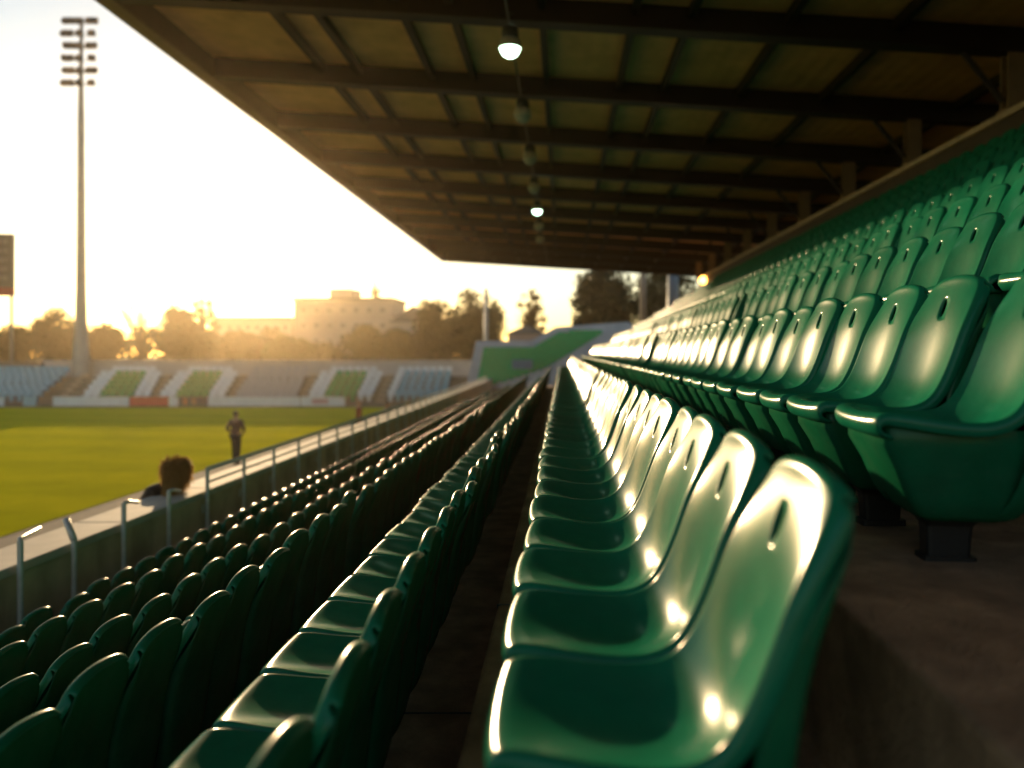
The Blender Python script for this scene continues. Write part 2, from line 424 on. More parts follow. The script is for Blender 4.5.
# ------------------------------------------------------------------ the seat
def profile_pts():
    return [(.036, .340), (.008, .346), (-.006, .372), (.002, .402), (.030, .413), (.075, .410), (.14, .401), (.21, .393), (.275, .392),
            (.322, .406), (.354, .436), (.382, .490), (.407, .555), (.430, .62), (.451, .675), (.477, .735), (.498, .780), (.503, .798), (.513, .808), (.531, .807), (.543, .788)]
HALF = [.200, .205, .207, .210, .216, .224, .230, .234, .236, .236, .236, .236, .236, .235, .233, .229, .222, .212, .202, .195, .190]
DEP = [0, 0, .000, .003, .010, .020, .028, .033, .036, .038, .036, .030, .025, .020, .014, .008, .004, .001, 0, 0, 0]
TS = [-1, -.93, -.78, -.5, -.2, .0, .2, .5, .78, .93, 1]
TS = [-1, -.93, -.78, -.45, -.10, .10, .45, .78, .93, 1]
def shell_grid():
    pp = profile_pts(); n = len(pp); vs = []; 
    rim = [(.009, .003), (.017, .012), (.019, .024), (.013, .036)]      # outward, down
    for i, (x, z) in enumerate(pp):
        a = pp[max(i - 1, 0)]; c = pp[min(i + 1, n - 1)]
        d = Vector((c[0] - a[0], c[1] - a[1])).normalized(); nrm = Vector((-d.y, d.x))
        W = HALF[i]; row = []
        k = 1 if 3 <= i <= n - 4 else .35
        for o, dn in reversed(rim): row.append((x - nrm.x * dn * k, -(W + o), z - nrm.y * dn * k))
        for t in TS:
            dd = DEP[i] * (1 - t * t)
            # far ends of t at the top corner bend backwards a little
            row.append((x - nrm.x * dd, t * W, z - nrm.y * dd))
        for o, dn in rim: row.append((x - nrm.x * dn * k, W + o, z - nrm.y * dn * k))
        # the top of the back is arched: its corners drop away
        rp = max(0, min(1, (z - .62) / .18)) if x > .33 else 0
        fr = max(0, 1 - i / 6) if i < 6 else 0
        row = [(px_ + .004 * rp * min(1, abs(py_) / .21) ** 2.2 + .016 * fr * min(1, abs(py_) / .21) ** 3, py_ * (1 - .10 * rp * rp * min(1, abs(py_) / .21) ** 3),
                pz_ - .024 * rp * min(1.1, abs(py_) / .21) ** 2.4) for px_, py_, pz_ in row]
        vs += row
    m = len(TS) + 8; fs = []
    for i in range(n - 1):
        for j in range(m - 1):
            if i == 14 and j == 4 + 4: continue           # the hand slot
            fs.append((i * m + j, i * m + j + 1, (i + 1) * m + j + 1, (i + 1) * m + j))
    return vs, fs
def sheet_loft(rowsv):
    m = len(rowsv[0]); vs = [v for r in rowsv for v in r]; fs = []
    for i in range(len(rowsv) - 1):
        for j in range(m - 1):
            fs.append((i * m + j, i * m + j + 1, (i + 1) * m + j + 1, (i + 1) * m + j))
    return vs, fs
def rear_panel_grid():
    secs = [(.541, .800, .170), (.541, .780, .200), (.536, .73, .226), (.506, .62, .240), (.474, .50, .246), (.459, .38, .246), (.449, .27, .236), (.428, .18, .188), (.405, .135, .15), (.38, .125, .10)]
    rr = []
    for x, z, h in secs:
        wf_ = max(.08, min(1, (.74 - z) / .25))
        rr.append([(x - w_ * wf_, y * h, z - (.030 * abs(y) ** 2.4 if z > .7 else 0)) for y, w_ in ((-1, .075), (-1.0, .03), (-.94, .006), (-.6, 0), (0, -.004), (.6, 0), (.94, .006), (1.0, .03), (1, .075))])
    return sheet_loft(rr)
def loft_boxes(secs, r=.03, n=4, cap0=True):
    "rounded rectangles x0,x1,hy,z"
    rings = []
    for x0, x1, hy, z in secs:
        ring = []
        for cx, cy, a0 in ((x1 - r, hy - r, 0), (x0 + r, hy - r, 90), (x0 + r, -hy + r, 180), (x1 - r, -hy + r, 270)):
            for k in range(n):
                a = R(a0 + 90 * k / (n - 1)); ring.append((cx + r * math.cos(a), cy + r * math.sin(a), z))
        rings.append(ring)
    m = len(rings[0]); vs = [v for q in rings for v in q]; fs = []
    for i in range(len(rings) - 1):
        for j in range(m): fs.append((i * m + j, i * m + (j + 1) % m, (i + 1) * m + (j + 1) % m, (i + 1) * m + j))
    if cap0: fs.append(tuple(range(m)))
    fs.append(tuple((len(rings) - 1) * m + j for j in range(m)))
    return vs, fs
SKIRT = [(.040, .43, .200, .372), (.038, .435, .205, .35), (.040, .435, .205, .32), (.075, .43, .188, .26), (.105, .42, .178, .19), (.135, .40, .16, .145), (.165, .36, .13, .128)]
def solid(grid, name, m, thick, sub=1):
    vs, fs = grid; b = MB(); b.add(vs, fs)
    me = b.mesh(name, m); o = bpy.data.objects.new('tmp', me); COL.objects.link(o)
    # normals should face the sitter
    if sub:
        s = o.modifiers.new('s', 'SUBSURF'); s.levels = sub; s.render_levels = sub
    t = o.modifiers.new('t', 'SOLIDIFY'); t.thickness = thick; t.offset = -1
    dg = bpy.context.evaluated_depsgraph_get(); me2 = bpy.data.meshes.new_from_object(o.evaluated_get(dg))
    bpy.data.objects.remove(o); me2.name = name
    me2.polygons.foreach_set('use_smooth', [True] * len(me2.polygons))
    if not me2.materials: me2.materials.append(m)
    return me2
me_shell = solid(shell_grid(), 'shell', M['seat'], .007, 2)
me_shell_lo = solid(shell_grid(), 'shell_lo', M['seat'], .007, 0)
me_rear = solid(rear_panel_grid(), 'rear_panel', M['panel'], .006, 1)
b = MB(); b.add(*loft_boxes(SKIRT, .03, 4, False)); me_skirt = b.mesh('skirt', M['panel'], True)
bp = MB(); bp.add(*loft_boxes([(.17, .35, .055, .136), (.20, .325, .042, .10), (.205, .32, .040, .018)], .012, 3))
bp.add(*loft_boxes([(.195, .335, .050, .018), (.195, .335, .050, .0)], .012, 3)); me_ped = bp.mesh('pedestal', M['pedestal'])

def ordinal(n):
    base = ['zeroth', 'first', 'second', 'third', 'fourth', 'fifth', 'sixth', 'seventh', 'eighth', 'ninth', 'tenth', 'eleventh', 'twelfth',
            'thirteenth', 'fourteenth', 'fifteenth', 'sixteenth', 'seventeenth', 'eighteenth', 'nineteenth']
    if n < 20: return base[n]
    tens = {2: 'twent', 3: 'thirt', 4: 'fort', 5: 'fift', 6: 'sixt'}[n // 10]
    return tens + 'ieth' if n % 10 == 0 else tens + 'y-' + base[n % 10]
starts = dict(L5=(6.35, 0), L4=(5.0, 0), L3=(3.5, 0), L2=(2.15, 0), L1=(1.12, 0), R1=(1.37, 0), R2=(2.18, 0), R3=(3.55, 0), R4=(5.1, 0), R5=(6.5, 0), R6=(7.9, 0), R7=(9.3, 0), R8=(10.8, 0))
# the first seat of each row that the frame shows: px of its back inside 0..1024
PITCH = .41
cands = []; extra = []
for k, xe, z, xf, ph in rows:
    lo = starts[k][0]
    xb = xf + .48
    yfirst = abs(xb) * 800 / (562 if xb < 0 else 462)
    start = {'R1': 1.33, 'R2': 2.19, 'L1': 1.22}.get(k)
    if start is None: start = yfirst * 1.0 + .0
    n = 0; y = start; sy = .88 if k[0] == 'L' else 1.0; pit = PITCH * sy
    while y < 32.6:
        n += 1
        wgt = 1.0 if k in ('R1', 'R2', 'R3', 'L1', 'L2') else (.8 if k in ('R4', 'L3') else .55)
        dist = math.hypot(y, xb)
        cands.append((dist / wgt, k, n, xf, y, CAM_Z + z, ph, sy)); y += pit
    if k not in ('R1', 'R2'):
        for q in range(1, 4):
            if start - q * pit > -3: extra.append((xf, start - q * pit, CAM_Z + z, sy))
cands.sort(); near = cands[:300]; far = cands[300:]
for me in (me_shell, me_shell_lo, me_rear, me_skirt, me_ped):
    for v in me.vertices: v.co.y *= .81
proto = empty('stadium_seat')
for nm, me in (('shell', me_shell), ('rear_panel', me_rear), ('skirt', me_skirt), ('pedestal', me_ped)):
    o = bpy.data.objects.new(nm, me); COL.objects.link(o); o.parent = proto
kids = list(proto.children)
for i, (dd, k, n, xf, y, z, ph, sy) in enumerate(near):
    if i == 0: s = proto; ch = kids
    else:
        s = proto.copy(); COL.objects.link(s)
        for c in kids:
            d = c.copy(); COL.objects.link(d); d.parent = s
    s.scale = (1, sy, 1)
    s.location = (xf + random.gauss(0, .004), y + random.gauss(0, .006), z)
    odd = random.random() < .06 and dd > 4.5
    s.rotation_euler = (random.gauss(0, R(.5)), random.gauss(0, R(.7)), random.gauss(0, R(3.5 if odd else .9)))
    tag(s, 'green plastic seat, %s from near end, %s' % (ordinal(n), ph), 'stadium seat', 'green plastic seats in the grandstand')
# everything further off in one object
def npm(me):
    v = np.empty(len(me.vertices) * 3); me.vertices.foreach_get('co', v); v = v.reshape(-1, 3)
    return v, [tuple(p.vertices) for p in me.polygons]
me_rear_lo = solid(rear_panel_grid(), 'rear_lo', M['panel'], .006, 0)
for v in me_rear_lo.vertices: v.co.y *= .81
b = MB(); b.add(*loft_boxes([SKIRT[1], SKIRT[3], SKIRT[5]], .03, 2, False)); sk_lo = b.mesh('sk_lo', M['panel'])
for v in sk_lo.vertices: v.co.y *= .81
parts_lo = [npm(me_shell_lo) + (0,), npm(me_rear_lo) + (1,), npm(sk_lo) + (1,), npm(me_ped) + (2,)]
b = MB()
for xf, y, z, sy in [(c[3], c[4], c[5], c[7]) for c in far] + extra:
    off = np.array([xf + random.gauss(0, .004), y + random.gauss(0, .006), z]); ky = random.gauss(0, .015)
    for v, f, mi in parts_lo:
        vv = v.copy(); vv[:, 1] *= sy; vv[:, 0] += v[:, 1] * ky
        b.add((vv + off).tolist(), f, mi)
tag(b.build('distant_seats', [M['seat'], M['panel'], M['pedestal']], smooth=True, fix=False),
    'green seats far down the stand, merging into long bright rows', 'seats', kind='stuff')

# ------------------------------------------------------------------ hanging lamps
cb = MB(); cb.tube([(-.78, YN + .5, zb(-.78) - .045), (-.80, YR - 1, zb(-.8) - .045)], .018, 6); P(cb, 'conduit', M['lampdark'], roof)
lamp_y = [b_ for b_ in beams if 10 < b_ < 35][:7]
words = ['brightly lit bell lamp hanging nearest the camera under the roof', 'unlit bell lamp, first one beyond the nearest lit lamp',
         'unlit bell lamp, second one beyond the nearest lit lamp', 'unlit bell lamp just before the small lit far lamp',
         'small lit greenish lamp far down the line under the roof', 'unlit bell lamp just beyond the far lit lamp', 'unlit bell lamp farthest down the line under the roof']
litm, unl = M['lit'], M['lampglass']
hb = MB(); hb.lathe([(.04, .30), (.10, .29), (.125, .26), (.13, .14), (.11, .12)], 20)
me_house = hb.mesh('housing', M['lampdark'], True)
hb = MB(); hb.lathe([(.11, .12), (.15, .10), (.168, .0), (.17, -.03), (.162, -.03), (.158, .0), (.12, .09)], 24); me_bell = hb.mesh('bell', M['walltop'], True)
hb = MB(); hb.lathe([(.001, -.165), (.06, -.155), (.11, -.12), (.14, -.07), (.150, -.015), (.151, .01)], 20)
me_lens_lit = hb.mesh('lens', litm, True); me_lens = hb.mesh('lens', unl, True)
hb = MB(); hb.tube([(0, 0, .25), (0, 0, .50)], .014, 8); hb.lathe([(.05, .47), (.05, .50)], 12); me_stem = hb.mesh('stem', M['lampdark'])
for i, yy in enumerate(lamp_y):
    x = -.095 - (.55 - .03 * i)
    x = [-.78, -.76, -.76, -.78, -.80, -.85, -.9][i] 
    lit_ = i in (0, 4)
    e = empty('hanging_lamp', (x, yy, zb(x) - .36)); tag(e, words[i], 'lamp', 'bell lamps under the roof')
    for nm, me in (('stem', me_stem), ('housing', me_house), ('bell', me_bell), ('lens', me_lens_lit if lit_ else me_lens)):
        o = bpy.data.objects.new(nm, me); COL.objects.link(o); o.parent = e
e = empty('wall_lamp', (XW - .14, 37.0, CAM_Z + 3.32)); tag(e, 'small amber glowing round lamp at far end of the back wall', 'lamp')
b = MB(); b.lathe([(.001, -.19), (.10, -.16), (.18, -.06), (.19, 0), (.18, .06), (.10, .16), (.001, .19)], 16); o = b.build('globe', M['amber'], e, smooth=True)
b = MB(); b.box(.0, .12, -.05, .05, -.05, .05); b.build('bracket', M['lampdark'], e)

# ------------------------------------------------------------------ steel posts at the far end of the roof
def pole(name, px, y0, y1, Y, r, m, label, z0=0, n=12):
    a = at(px, y0, Y); e = empty(name, (a.x, Y, z0)); tag(e, label, 'pole')
    b = MB(); b.tube([(0, 0, 0), (0, 0, a.z - z0)], [r, r * .8], n); b.build('shaft', m, e, smooth=True)
    b = MB(); b.box(-r * 1.8, r * 1.8, -r * 1.8, r * 1.8, .0, .04); b.build('base_plate', m, e)
    b = MB(); b.lathe([(r * .8, a.z - z0), (r * .95, a.z - z0 + .02), (r * .6, a.z - z0 + .08), (.001, a.z - z0 + .1)], n); b.build('cap', m, e)
pole('steel_pole', 486, 290, 340, 60, .18, M['mast'], 'slim grey pole standing behind the green corner terrace')
pole('steel_pole', 643, 262, 310, 49, .22, M['coping'], 'pale sunlit pole beyond the far end of the roof')
pole('steel_pole', 673, 260, 310, 49, .40, M['mast'], 'thick bluish grey pole right of the pale sunlit pole')

# ------------------------------------------------------------------ far end terrace
ft = empty('far_terrace', (-25, 55, 0)); tag(ft, 'low uncovered concrete terrace behind the far goal line', 'terrace')
RD, RR, Y0, NR = .62, .30, 52.4, 6
b = MB(); poly = [(Y0 - .1, 0), (Y0 - .1, .25)]
for j in range(NR):
    poly += [(Y0 + RD * j, .25 + RR * j), (Y0 + RD * (j + 1), .25 + RR * j)]
poly += [(57.4, .25 + RR * (NR - 1)), (57.4, 0)]
n = len(poly); x0, x1 = -44, -5.6
vs = [(x0, y, z) for y, z in poly] + [(x1, y, z) for y, z in poly]
b.add(vs, [tuple(range(n)), tuple(range(2 * n - 1, n - 1, -1))] + [(i, i + n, (i + 1) % n + n, (i + 1) % n) for i in range(n)])
P(b, 'terrace', M['farconc'], ft)
b = MB(); zt = CAM_Z - (360.5 - 352) / 800 * 57.2
b.box(-37.2, -6.5, 57.5, 57.8, 0, zt - .12); P(b, 'wall', M['farwall'], ft)
b = MB(); b.box(-37.3, -6.4, 57.4, 57.9, zt - .117, zt); P(b, 'coping', M['farwall'], ft, bevel=.02)
b = MB(); b.box(-46, -37.4, 57.5, 57.8, 0, zt - .1); P(b, 'wall', M['farconc'], ft)
# blocks of seats, drawn by colour
blocks = [  # bottom-left px, bottom-right px, top-left px, top-right px, kind
    (-60, 37, -30, 66, 'blue'), (80, 148, 101, 161, 'framed'), (157, 223, 178, 238, 'framed'), (234, 296, 251, 307, 'grey'),
    (307, 372, 321, 384, 'framed'), (386, 447, 397, 452, 'edged')]
b = MB(); step_b = MB()
for (bl, br, tl, tr, kd) in blocks:
    for j in range(NR):
        f = j / (NR - 1); Yj = Y0 + RD * j + .1; zz = .25 + RR * j
        xl = (bl + (tl - bl) * f - 562) / 800 * Yj; xr = (br + (tr - br) * f - 562) / 800 * Yj
        n = max(2, int((xr - xl) / .5))
        for i in range(n):
            x = xl + (i + .5) * (xr - xl) / n
            if kd == 'blue': mi = 1
            elif kd == 'grey': mi = 2
            elif kd == 'framed': mi = 0 if (i < 2 or i >= n - 2 or j == NR - 1) else 3
            else: mi = 0 if (i < 1 or j == NR - 1) else 1
            if j == NR - 1 and kd in ('framed',) and (i == 0 or i == n - 1): continue
            dx = random.gauss(0, .008)
            b.box(x - .215 + dx, x + .215 + dx, Yj + .05, Yj + .42, zz + .34, zz + .40, mi)
            b.box(x - .215 + dx, x + .215 + dx, Yj + .38, Yj + .45, zz + .40, zz + .76, mi)
            b.box(x - .12 + dx, x + .12 + dx, Yj + .2, Yj + .3, zz + .002, zz + .34, mi)
tag(b.build('terrace_seats', [M['white'], M['blue'], M['palegrey'], M['fargreen']], fix=False, bevel=0),
    'small white, green, grey and pale blue seats patterned across the far terrace', 'seats', kind='stuff')
# aisle stair flights between blocks
for pb, pt in ((58, 84), (152, 169), (229, 244), (301, 314), (379, 390)):
    b = MB()
    for j in range(NR * 2):
        f = j / (NR * 2 - 1); Yj = Y0 + RD / 2 * j; x = (pb + (pt - pb) * f - 562) / 800 * Yj
        b.box(x - .25, x + .25, Yj + .004, Yj + RD / 2 + .002, .0, .258 + RR / 2 * j + .02)
    P(b, 'stair_flight', M['coping'], ft)

# advertising boards along the far goal line
def board(pl, pr, m, label, Y=51.0, marks=None, py0=397, py1=407):
    a = at(pl, py1, Y); c = at(pr, py0, Y)
    e = empty('advertising_board', ((a.x + c.x) / 2, Y, .012)); tag(e, label, 'board', 'advertising boards along the far goal line')
    hw = (c.x - a.x) / 2; h = c.z
    b = MB(); b.box(-hw, hw, -.02, .02, .04, h); b.build('panel', m, e, bevel=.006)
    for s in (-.8, .8):
        b = MB(); b.tube([(s * hw, .03, h * .8), (s * hw, .45, .0)], .02, 6); b.build('strut', M['mast'], e)
    if marks:
        for (u0, u1, v0, v1, mm) in marks:
            b = MB(); b.box(-hw + 2 * hw * u0, -hw + 2 * hw * u1, -.026, -.0205, h * v0, h * v1); b.build('marking', mm, e)
board(51, 87, M['boardwhite'], 'pale blue-white board left of the long white board near the mast') if False else None
board(53, 129, M['boardwhite'], 'long pale blue-white board left of the red board')
board(129.8, 168, M['boardred'], 'red advertising board on the far goal line')
board(169, 178, M['boardwhite'], 'very short pale board just right of the red board')
board(208, 300, M['boardwhite'], 'long pale board in the middle of the far goal line')
board(301, 345, M['boardwhite'], 'pale board with small reddish mark, right part of the line', marks=[(.25, .62, .3, .8, mat('faint_red', (.5, .3, .33), .5))])
board(-40, 4, M['boardwhite'], 'pale board at the left end of the far goal line', py0=398)
board(23, 36, M['blue'], 'small blue board under the pale blue seats')
board(179, 207, M['boarddark'], 'dark mottled board between the two pale boards', marks=[(.15, .3, .2, .8, mat('rust_mark', (.35, .14, .06), .6)), (.45, .62, .25, .85, mat('tan_mark', (.28, .18, .10), .6))])

# ------------------------------------------------------------------ green corner terrace
SL = .7
def onpl(px, py, dz=0):
    # plane z_rel = -2.1 + SL (Y - 50)
    s = -(py - 352) / 800
    Y = (-2.1 + dz - SL * 50) / (s - SL)
    return at(px, py, Y)
ct = empty('corner_terrace', (-1, 55, 0)); tag(ct, 'green seated corner terrace with grey border, stepping up to the right', 'terrace')
outer = [onpl(*p) for p in ((466, 388), (476, 341), (531, 341), (556, 327), (628, 322), (640, 330), (600, 388))]
b = MB(); n = len(outer)
b.add([tuple(p) for p in outer] + [(p.x, p.y, 0) for p in outer], [tuple(range(n)), tuple(range(2 * n - 1, n - 1, -1))] + [(i, i + n, (i + 1) % n + n, (i + 1) % n) for i in range(n)])
P(b, 'slope', M['farwall'], ct)
green = [onpl(*p) for p in ((477, 385), (484, 349), (534, 349), (560, 334), (606, 331), (580, 347), (545, 368), (500, 383))]
def xr(poly, Y):
    xs = []
    for i in range(len(poly)):
        a, c = poly[i], poly[(i + 1) % len(poly)]
        if (a.y - Y) * (c.y - Y) < 0: xs.append(a.x + (c.x - a.x) * (Y - a.y) / (c.y - a.y))
    return (min(xs), max(xs)) if len(xs) > 1 else None
Y = 50.1
while Y < 56:
    r_ = xr(green, Y + .1)
    if r_ and r_[1] - r_[0] > .4:
        z = CAM_Z - 2.1 + SL * (Y - 50)
        b = MB(); b.box(r_[0], r_[1], Y, Y + .20, z + .0, z + .22); b.box(r_[0], r_[1], Y + .15, Y + .198, z + .222, z + .30)
        P(b, 'bench_row', M['seat'] if False else mat('corner_green', (.02, .50, .19), .5, noise=.2, scale=3) if 'cg' not in M else M['cg'], ct)
        if 'cg' not in M: M['cg'] = bpy.data.materials['corner_green']
    Y += .21
e1, e2 = onpl(512, 369, .55), onpl(533, 361, .55)
b = MB(); b.box(e1.x, e2.x, e1.y - .06, e1.y, e1.z, e2.z + .1); P(b, 'name_panel', M['signblue'], ct, bevel=.02)

# ------------------------------------------------------------------ floodlight mast
ma = at(81, 20, 56.9); mt = empty('floodlight_mast', (ma.x, 56.9, 0)); tag(mt, 'tall tapering grey floodlight mast rising behind the far terrace', 'floodlight')
H = ma.z
b = MB(); b.lathe([(.80, 0), (.72, 1.0), (.52, 3.2), (.40, 5.2), (.33, 8), (.28, 13), (.23, 20), (.16, H - 4.6), (.09, H - .1), (.001, H)], 16); b.build('shaft', M['mast'], mt, smooth=True)
fl = MB(); fl.box(-.17, .17, -.20, -.03, -.14, .16); fl.lathe([(.10, 0), (.10, .02)], 10); fl.box(-.20, .20, -.235, -.203, -.17, .19)
me_fl = fl.mesh('floodlight_head', M['lampdark'])
for j in range(6):
    z = H - .25 - j * .88
    hf = MB(); hf.box(-1.15, 1.15, -.03, .03, z - .025, z + .025); hf.box(-.1, .1, .1, .13, z - .35, z + .1); bar = hf.build('crossbar', M['mast'], mt)
    for x in ((-1.05, -.62, 0.0, .85) if j % 2 else (-.95, -.55, .02, .70, 1.05)):
        o = bpy.data.objects.new('floodlight_head', me_fl); COL.objects.link(o); o.parent = bar; o.location = (x, -.06, z + .02); o.scale = (1.25, 1.25, 1.25); o.rotation_euler = (R(-28 + random.uniform(-6, 6)), 0, random.uniform(-.4, .4))

# ------------------------------------------------------------------ scoreboard
sb0 = at(13.5, 296, 60); sb1 = at(13.5, 234, 60)
sb = empty('scoreboard', (sb0.x - 3.2, 60, 0)); tag(sb, 'dark scoreboard with red lower strip on a thin pole, cut by the left edge', 'scoreboard')
hw, zA, zB = 3.2, sb0.z, sb1.z
b = MB(); b.box(-hw, hw, -.18, .18, zA + .62, zB); b.build('screen', M['screen'], sb, bevel=.03)
b = MB(); b.box(-hw, hw, -.181, .179, zA, zA + .617); b.build('red_strip', M['screenred'], sb, bevel=.02)
for i in range(5):
    z = zB - .75 - i * .68
    b = MB(); x = hw - .35
    while x > -hw + .6:
        wd = random.uniform(.12, .34); b.box(x - wd, x, -.19, -.183, z, z + .30); x -= wd + random.uniform(.06, .3)
    b.build('text_row', M['screenrow'], sb)
for x in (hw - .35, -hw + .5):
    b = MB(); b.tube([(x, .3, 0), (x, .3, zB - .3)], .11, 10); b.build('pole', M['mast'], sb, smooth=True)

# ------------------------------------------------------------------ trees
def crown_mesh(name, m, rx, rz, n, leaf, seed, gaps=.0, clumps=34, shape=0):
    rnd = random.Random(seed); b = MB()
    cs = []
    for k in range(clumps):
        while True:
            p = Vector((rnd.uniform(-1, 1), rnd.uniform(-1, 1), rnd.uniform(-1, 1)))
            if p.length < 1:
                break
        if shape == 1:      # cone like
            t = (p.z + 1) / 2; p.x *= (1.05 - t); p.y *= (1.05 - t)
        cs.append((Vector((p.x * rx, p.y * rx, p.z * rz)), rnd.uniform(.30, .55) * rx * (1 - gaps)))
    for k in range(n):
        c, r = cs[rnd.randrange(clumps)]
        if k % 4 == 0: c, r = Vector((0, 0, 0)), rx * 1.12
        d = Vector((rnd.gauss(0, 1), rnd.gauss(0, 1), rnd.gauss(0, 1))).normalized() * r * rnd.random() ** .45
        p = c + Vector((d.x, d.y, d.z * (.8 if c.length else rz / rx))); s = leaf * rnd.uniform(.5, 1.3)
        q = Quaternion((rnd.gauss(0, 1), rnd.gauss(0, 1), rnd.gauss(0, 1), rnd.gauss(0, 1))).normalized()
        b.add([p + q @ Vector(v) * s for v in ((-.5, -.35, 0), (.5, -.2, .12), (.35, .45, 0), (-.3, .4, -.12))], [(0, 1, 2, 3)])
    return b, cs
def tree(px, ytop, wpx, Y, m, label, seed, dens=1, gaps=0, shape=0, bare=False, base_frac=.18, leaf=.34, cat='tree'):
    rnd = random.Random(seed); top = at(px, ytop, Y); H = top.z; wd = wpx / 800 * Y / 2
    e = empty('tree', (top.x, Y, 0)); tag(e, label, cat, 'trees beyond the far terrace')
    cz0 = H * base_frac; rz = (H - cz0) / 2; cz = cz0 + rz
    b, cs = crown_mesh('crown', m, wd * .82, rz * .86, int((1500 if bare else 9000) * dens), leaf, seed, gaps, shape=shape)
    b.v = [(x, y, z + cz) for x, y, z in b.v]
    if not bare: b.build('crown', m, e, fix=False)
    t = MB(); t.tube([(0, 0, 0), (.05 * wd, 0, cz0), (0, .03 * wd, cz), (0, 0, cz + rz * .6)], [.03 * H, .022 * H, .013 * H, .004 * H], 8)
    if bare:
        for k in range(26):
            a = -1.15 + 2.3 * (k + .5) / 26 + rnd.gauss(0, .06); dy = rnd.gauss(0, .35); z0 = cz0 * .7 + rnd.random() * H * .25
            ln = (H - z0) * (1.0 if abs(a) < .5 else .8) * rnd.uniform(.75, 1.0); pp_ = []
            for q in range(5):
                u = q / 4; pp_.append(Vector((math.sin(a) * ln * .62 * u, dy * ln * .5 * u, z0 + ln * u * (math.cos(a) * .75 + .25))) + Vector((rnd.gauss(0, .12), 0, 0)) * u)
            t.tube(pp_, [.010 * H, .008 * H, .0055 * H, .004 * H, .0015 * H], 5, caps=False)
            for q in range(9):
                u = rnd.uniform(.4, 1); i0 = min(3, int(u * 4)); s0 = pp_[i0].lerp(pp_[i0 + 1], u * 4 - i0)
                t.tube([s0, s0 + Vector((rnd.gauss(math.sin(a) * .5, .4), rnd.gauss(0, .3), rnd.uniform(.3, 1.2))) * H * .10], [.0035 * H, .0012 * H], 4, caps=False)
    for c, r in (() if bare else cs[:18]):
        zz = max(cz0 * .8, cz0 + (c.z + rz) * .35); t.tube([(0, 0, zz), (c.x * .45, c.y * .45, (zz + c.z + cz) / 2 + .2), (c.x, c.y, c.z + cz)], [.014 * H, .009 * H, .004 * H], 5, caps=False)
        if bare:
            for k in range(14):
                d = Vector((rnd.gauss(0, 1), rnd.gauss(0, .8), abs(rnd.gauss(.6, .7)))).normalized() * r * rnd.uniform(.8, 2)
                s = Vector((c.x, c.y, c.z + cz)) * 1; mid = s + d * .5 + Vector((rnd.gauss(0, .1), 0, 0))
                t.tube([s - d * .3, mid, s + d], [.006 * H, .0045 * H, .002 * H], 4, caps=False)
    t.build('trunk', M['bark'], e)
L, G, Bn = M['leaf'], M['leafgreen'], M['leafbrown']
tree(12, 322, 34, 118, L, 'low dark round tree below the scoreboard', 1)
tree(55, 309, 56, 118, L, 'dark bushy tree left of the floodlight mast', 2)
tree(100, 322, 46, 122, Bn, 'low bronze tree right of the floodlight mast', 3)
tree(141, 288, 54, 126, L, 'bare leafless tree with fine fan of branches', 4, bare=True)
tree(176, 299, 32, 118, L, 'small dark leafy tree right of the bare tree', 5, dens=.8)
tree(203, 284, 34, 121, Bn, 'thin sparse bronze tree with sky showing through its top', 6, dens=.22, gaps=.3)
tree(190, 322, 56, 115, L, 'low spreading dark tree under the sparse bronze tree', 7)
tree(240, 331, 50, 119, Bn, 'low bronze tree in front of the low wing', 8)
tree(290, 335, 56, 117, G, 'low green tree in front of the big building left part', 9)
tree(366, 323, 38, 116, G, 'rounded green tree in front of the big building', 10)
tree(398, 327, 34, 117, G, 'small green tree left of the large dark tree', 11)
tree(436, 300, 56, 110, L, 'large dark tree, left one of the tall dense pair', 12, dens=1.4)
tree(478, 291, 66, 112, L, 'tallest dense dark tree behind the slim grey pole', 13, dens=1.5)
tree(377, 279, 14, 185, Bn, 'tiny sparse treetop sticking up behind the big building', 14, dens=.12, gaps=.3, base_frac=.6)
tree(531, 286, 34, 108, Bn, 'thin sparse tree standing alone above the corner terrace', 15, dens=.2, gaps=.3, base_frac=.3)
tree(607, 262, 80, 78, L, 'big dark tree under the far edge of the roof', 16, dens=1.6, gaps=.1)
tree(672, 262, 84, 84, L, 'big dark tree behind the two poles at the stand end', 17, dens=1.6)
# continuous low wood
rnd = random.Random(77); b = MB()
for k in range(26000):
    x = rnd.uniform(-105, 32); y = rnd.uniform(127, 134)
    top = 5.3 + 1.3 * math.sin(x * .35) + .8 * math.sin(x * .93 + 1) + .5 * math.sin(x * 2.1)
    z = top * (1 - rnd.random() ** 1.6 * .95)
    s = rnd.uniform(.3, .7); q = Quaternion((rnd.gauss(0, 1), rnd.gauss(0, 1), rnd.gauss(0, 1), rnd.gauss(0, 1))).normalized(); p = Vector((x, y, z))
    b.add([p + q @ Vector(v) * s for v in ((-.5, -.35, 0), (.5, -.2, .12), (.35, .45, 0), (-.3, .4, -.12))], [(0, 1, 2, 3)])
tag(b.build('treeline', L, fix=False), 'dark low belt of bushes and woodland behind the far terrace', 'woodland', kind='stuff')

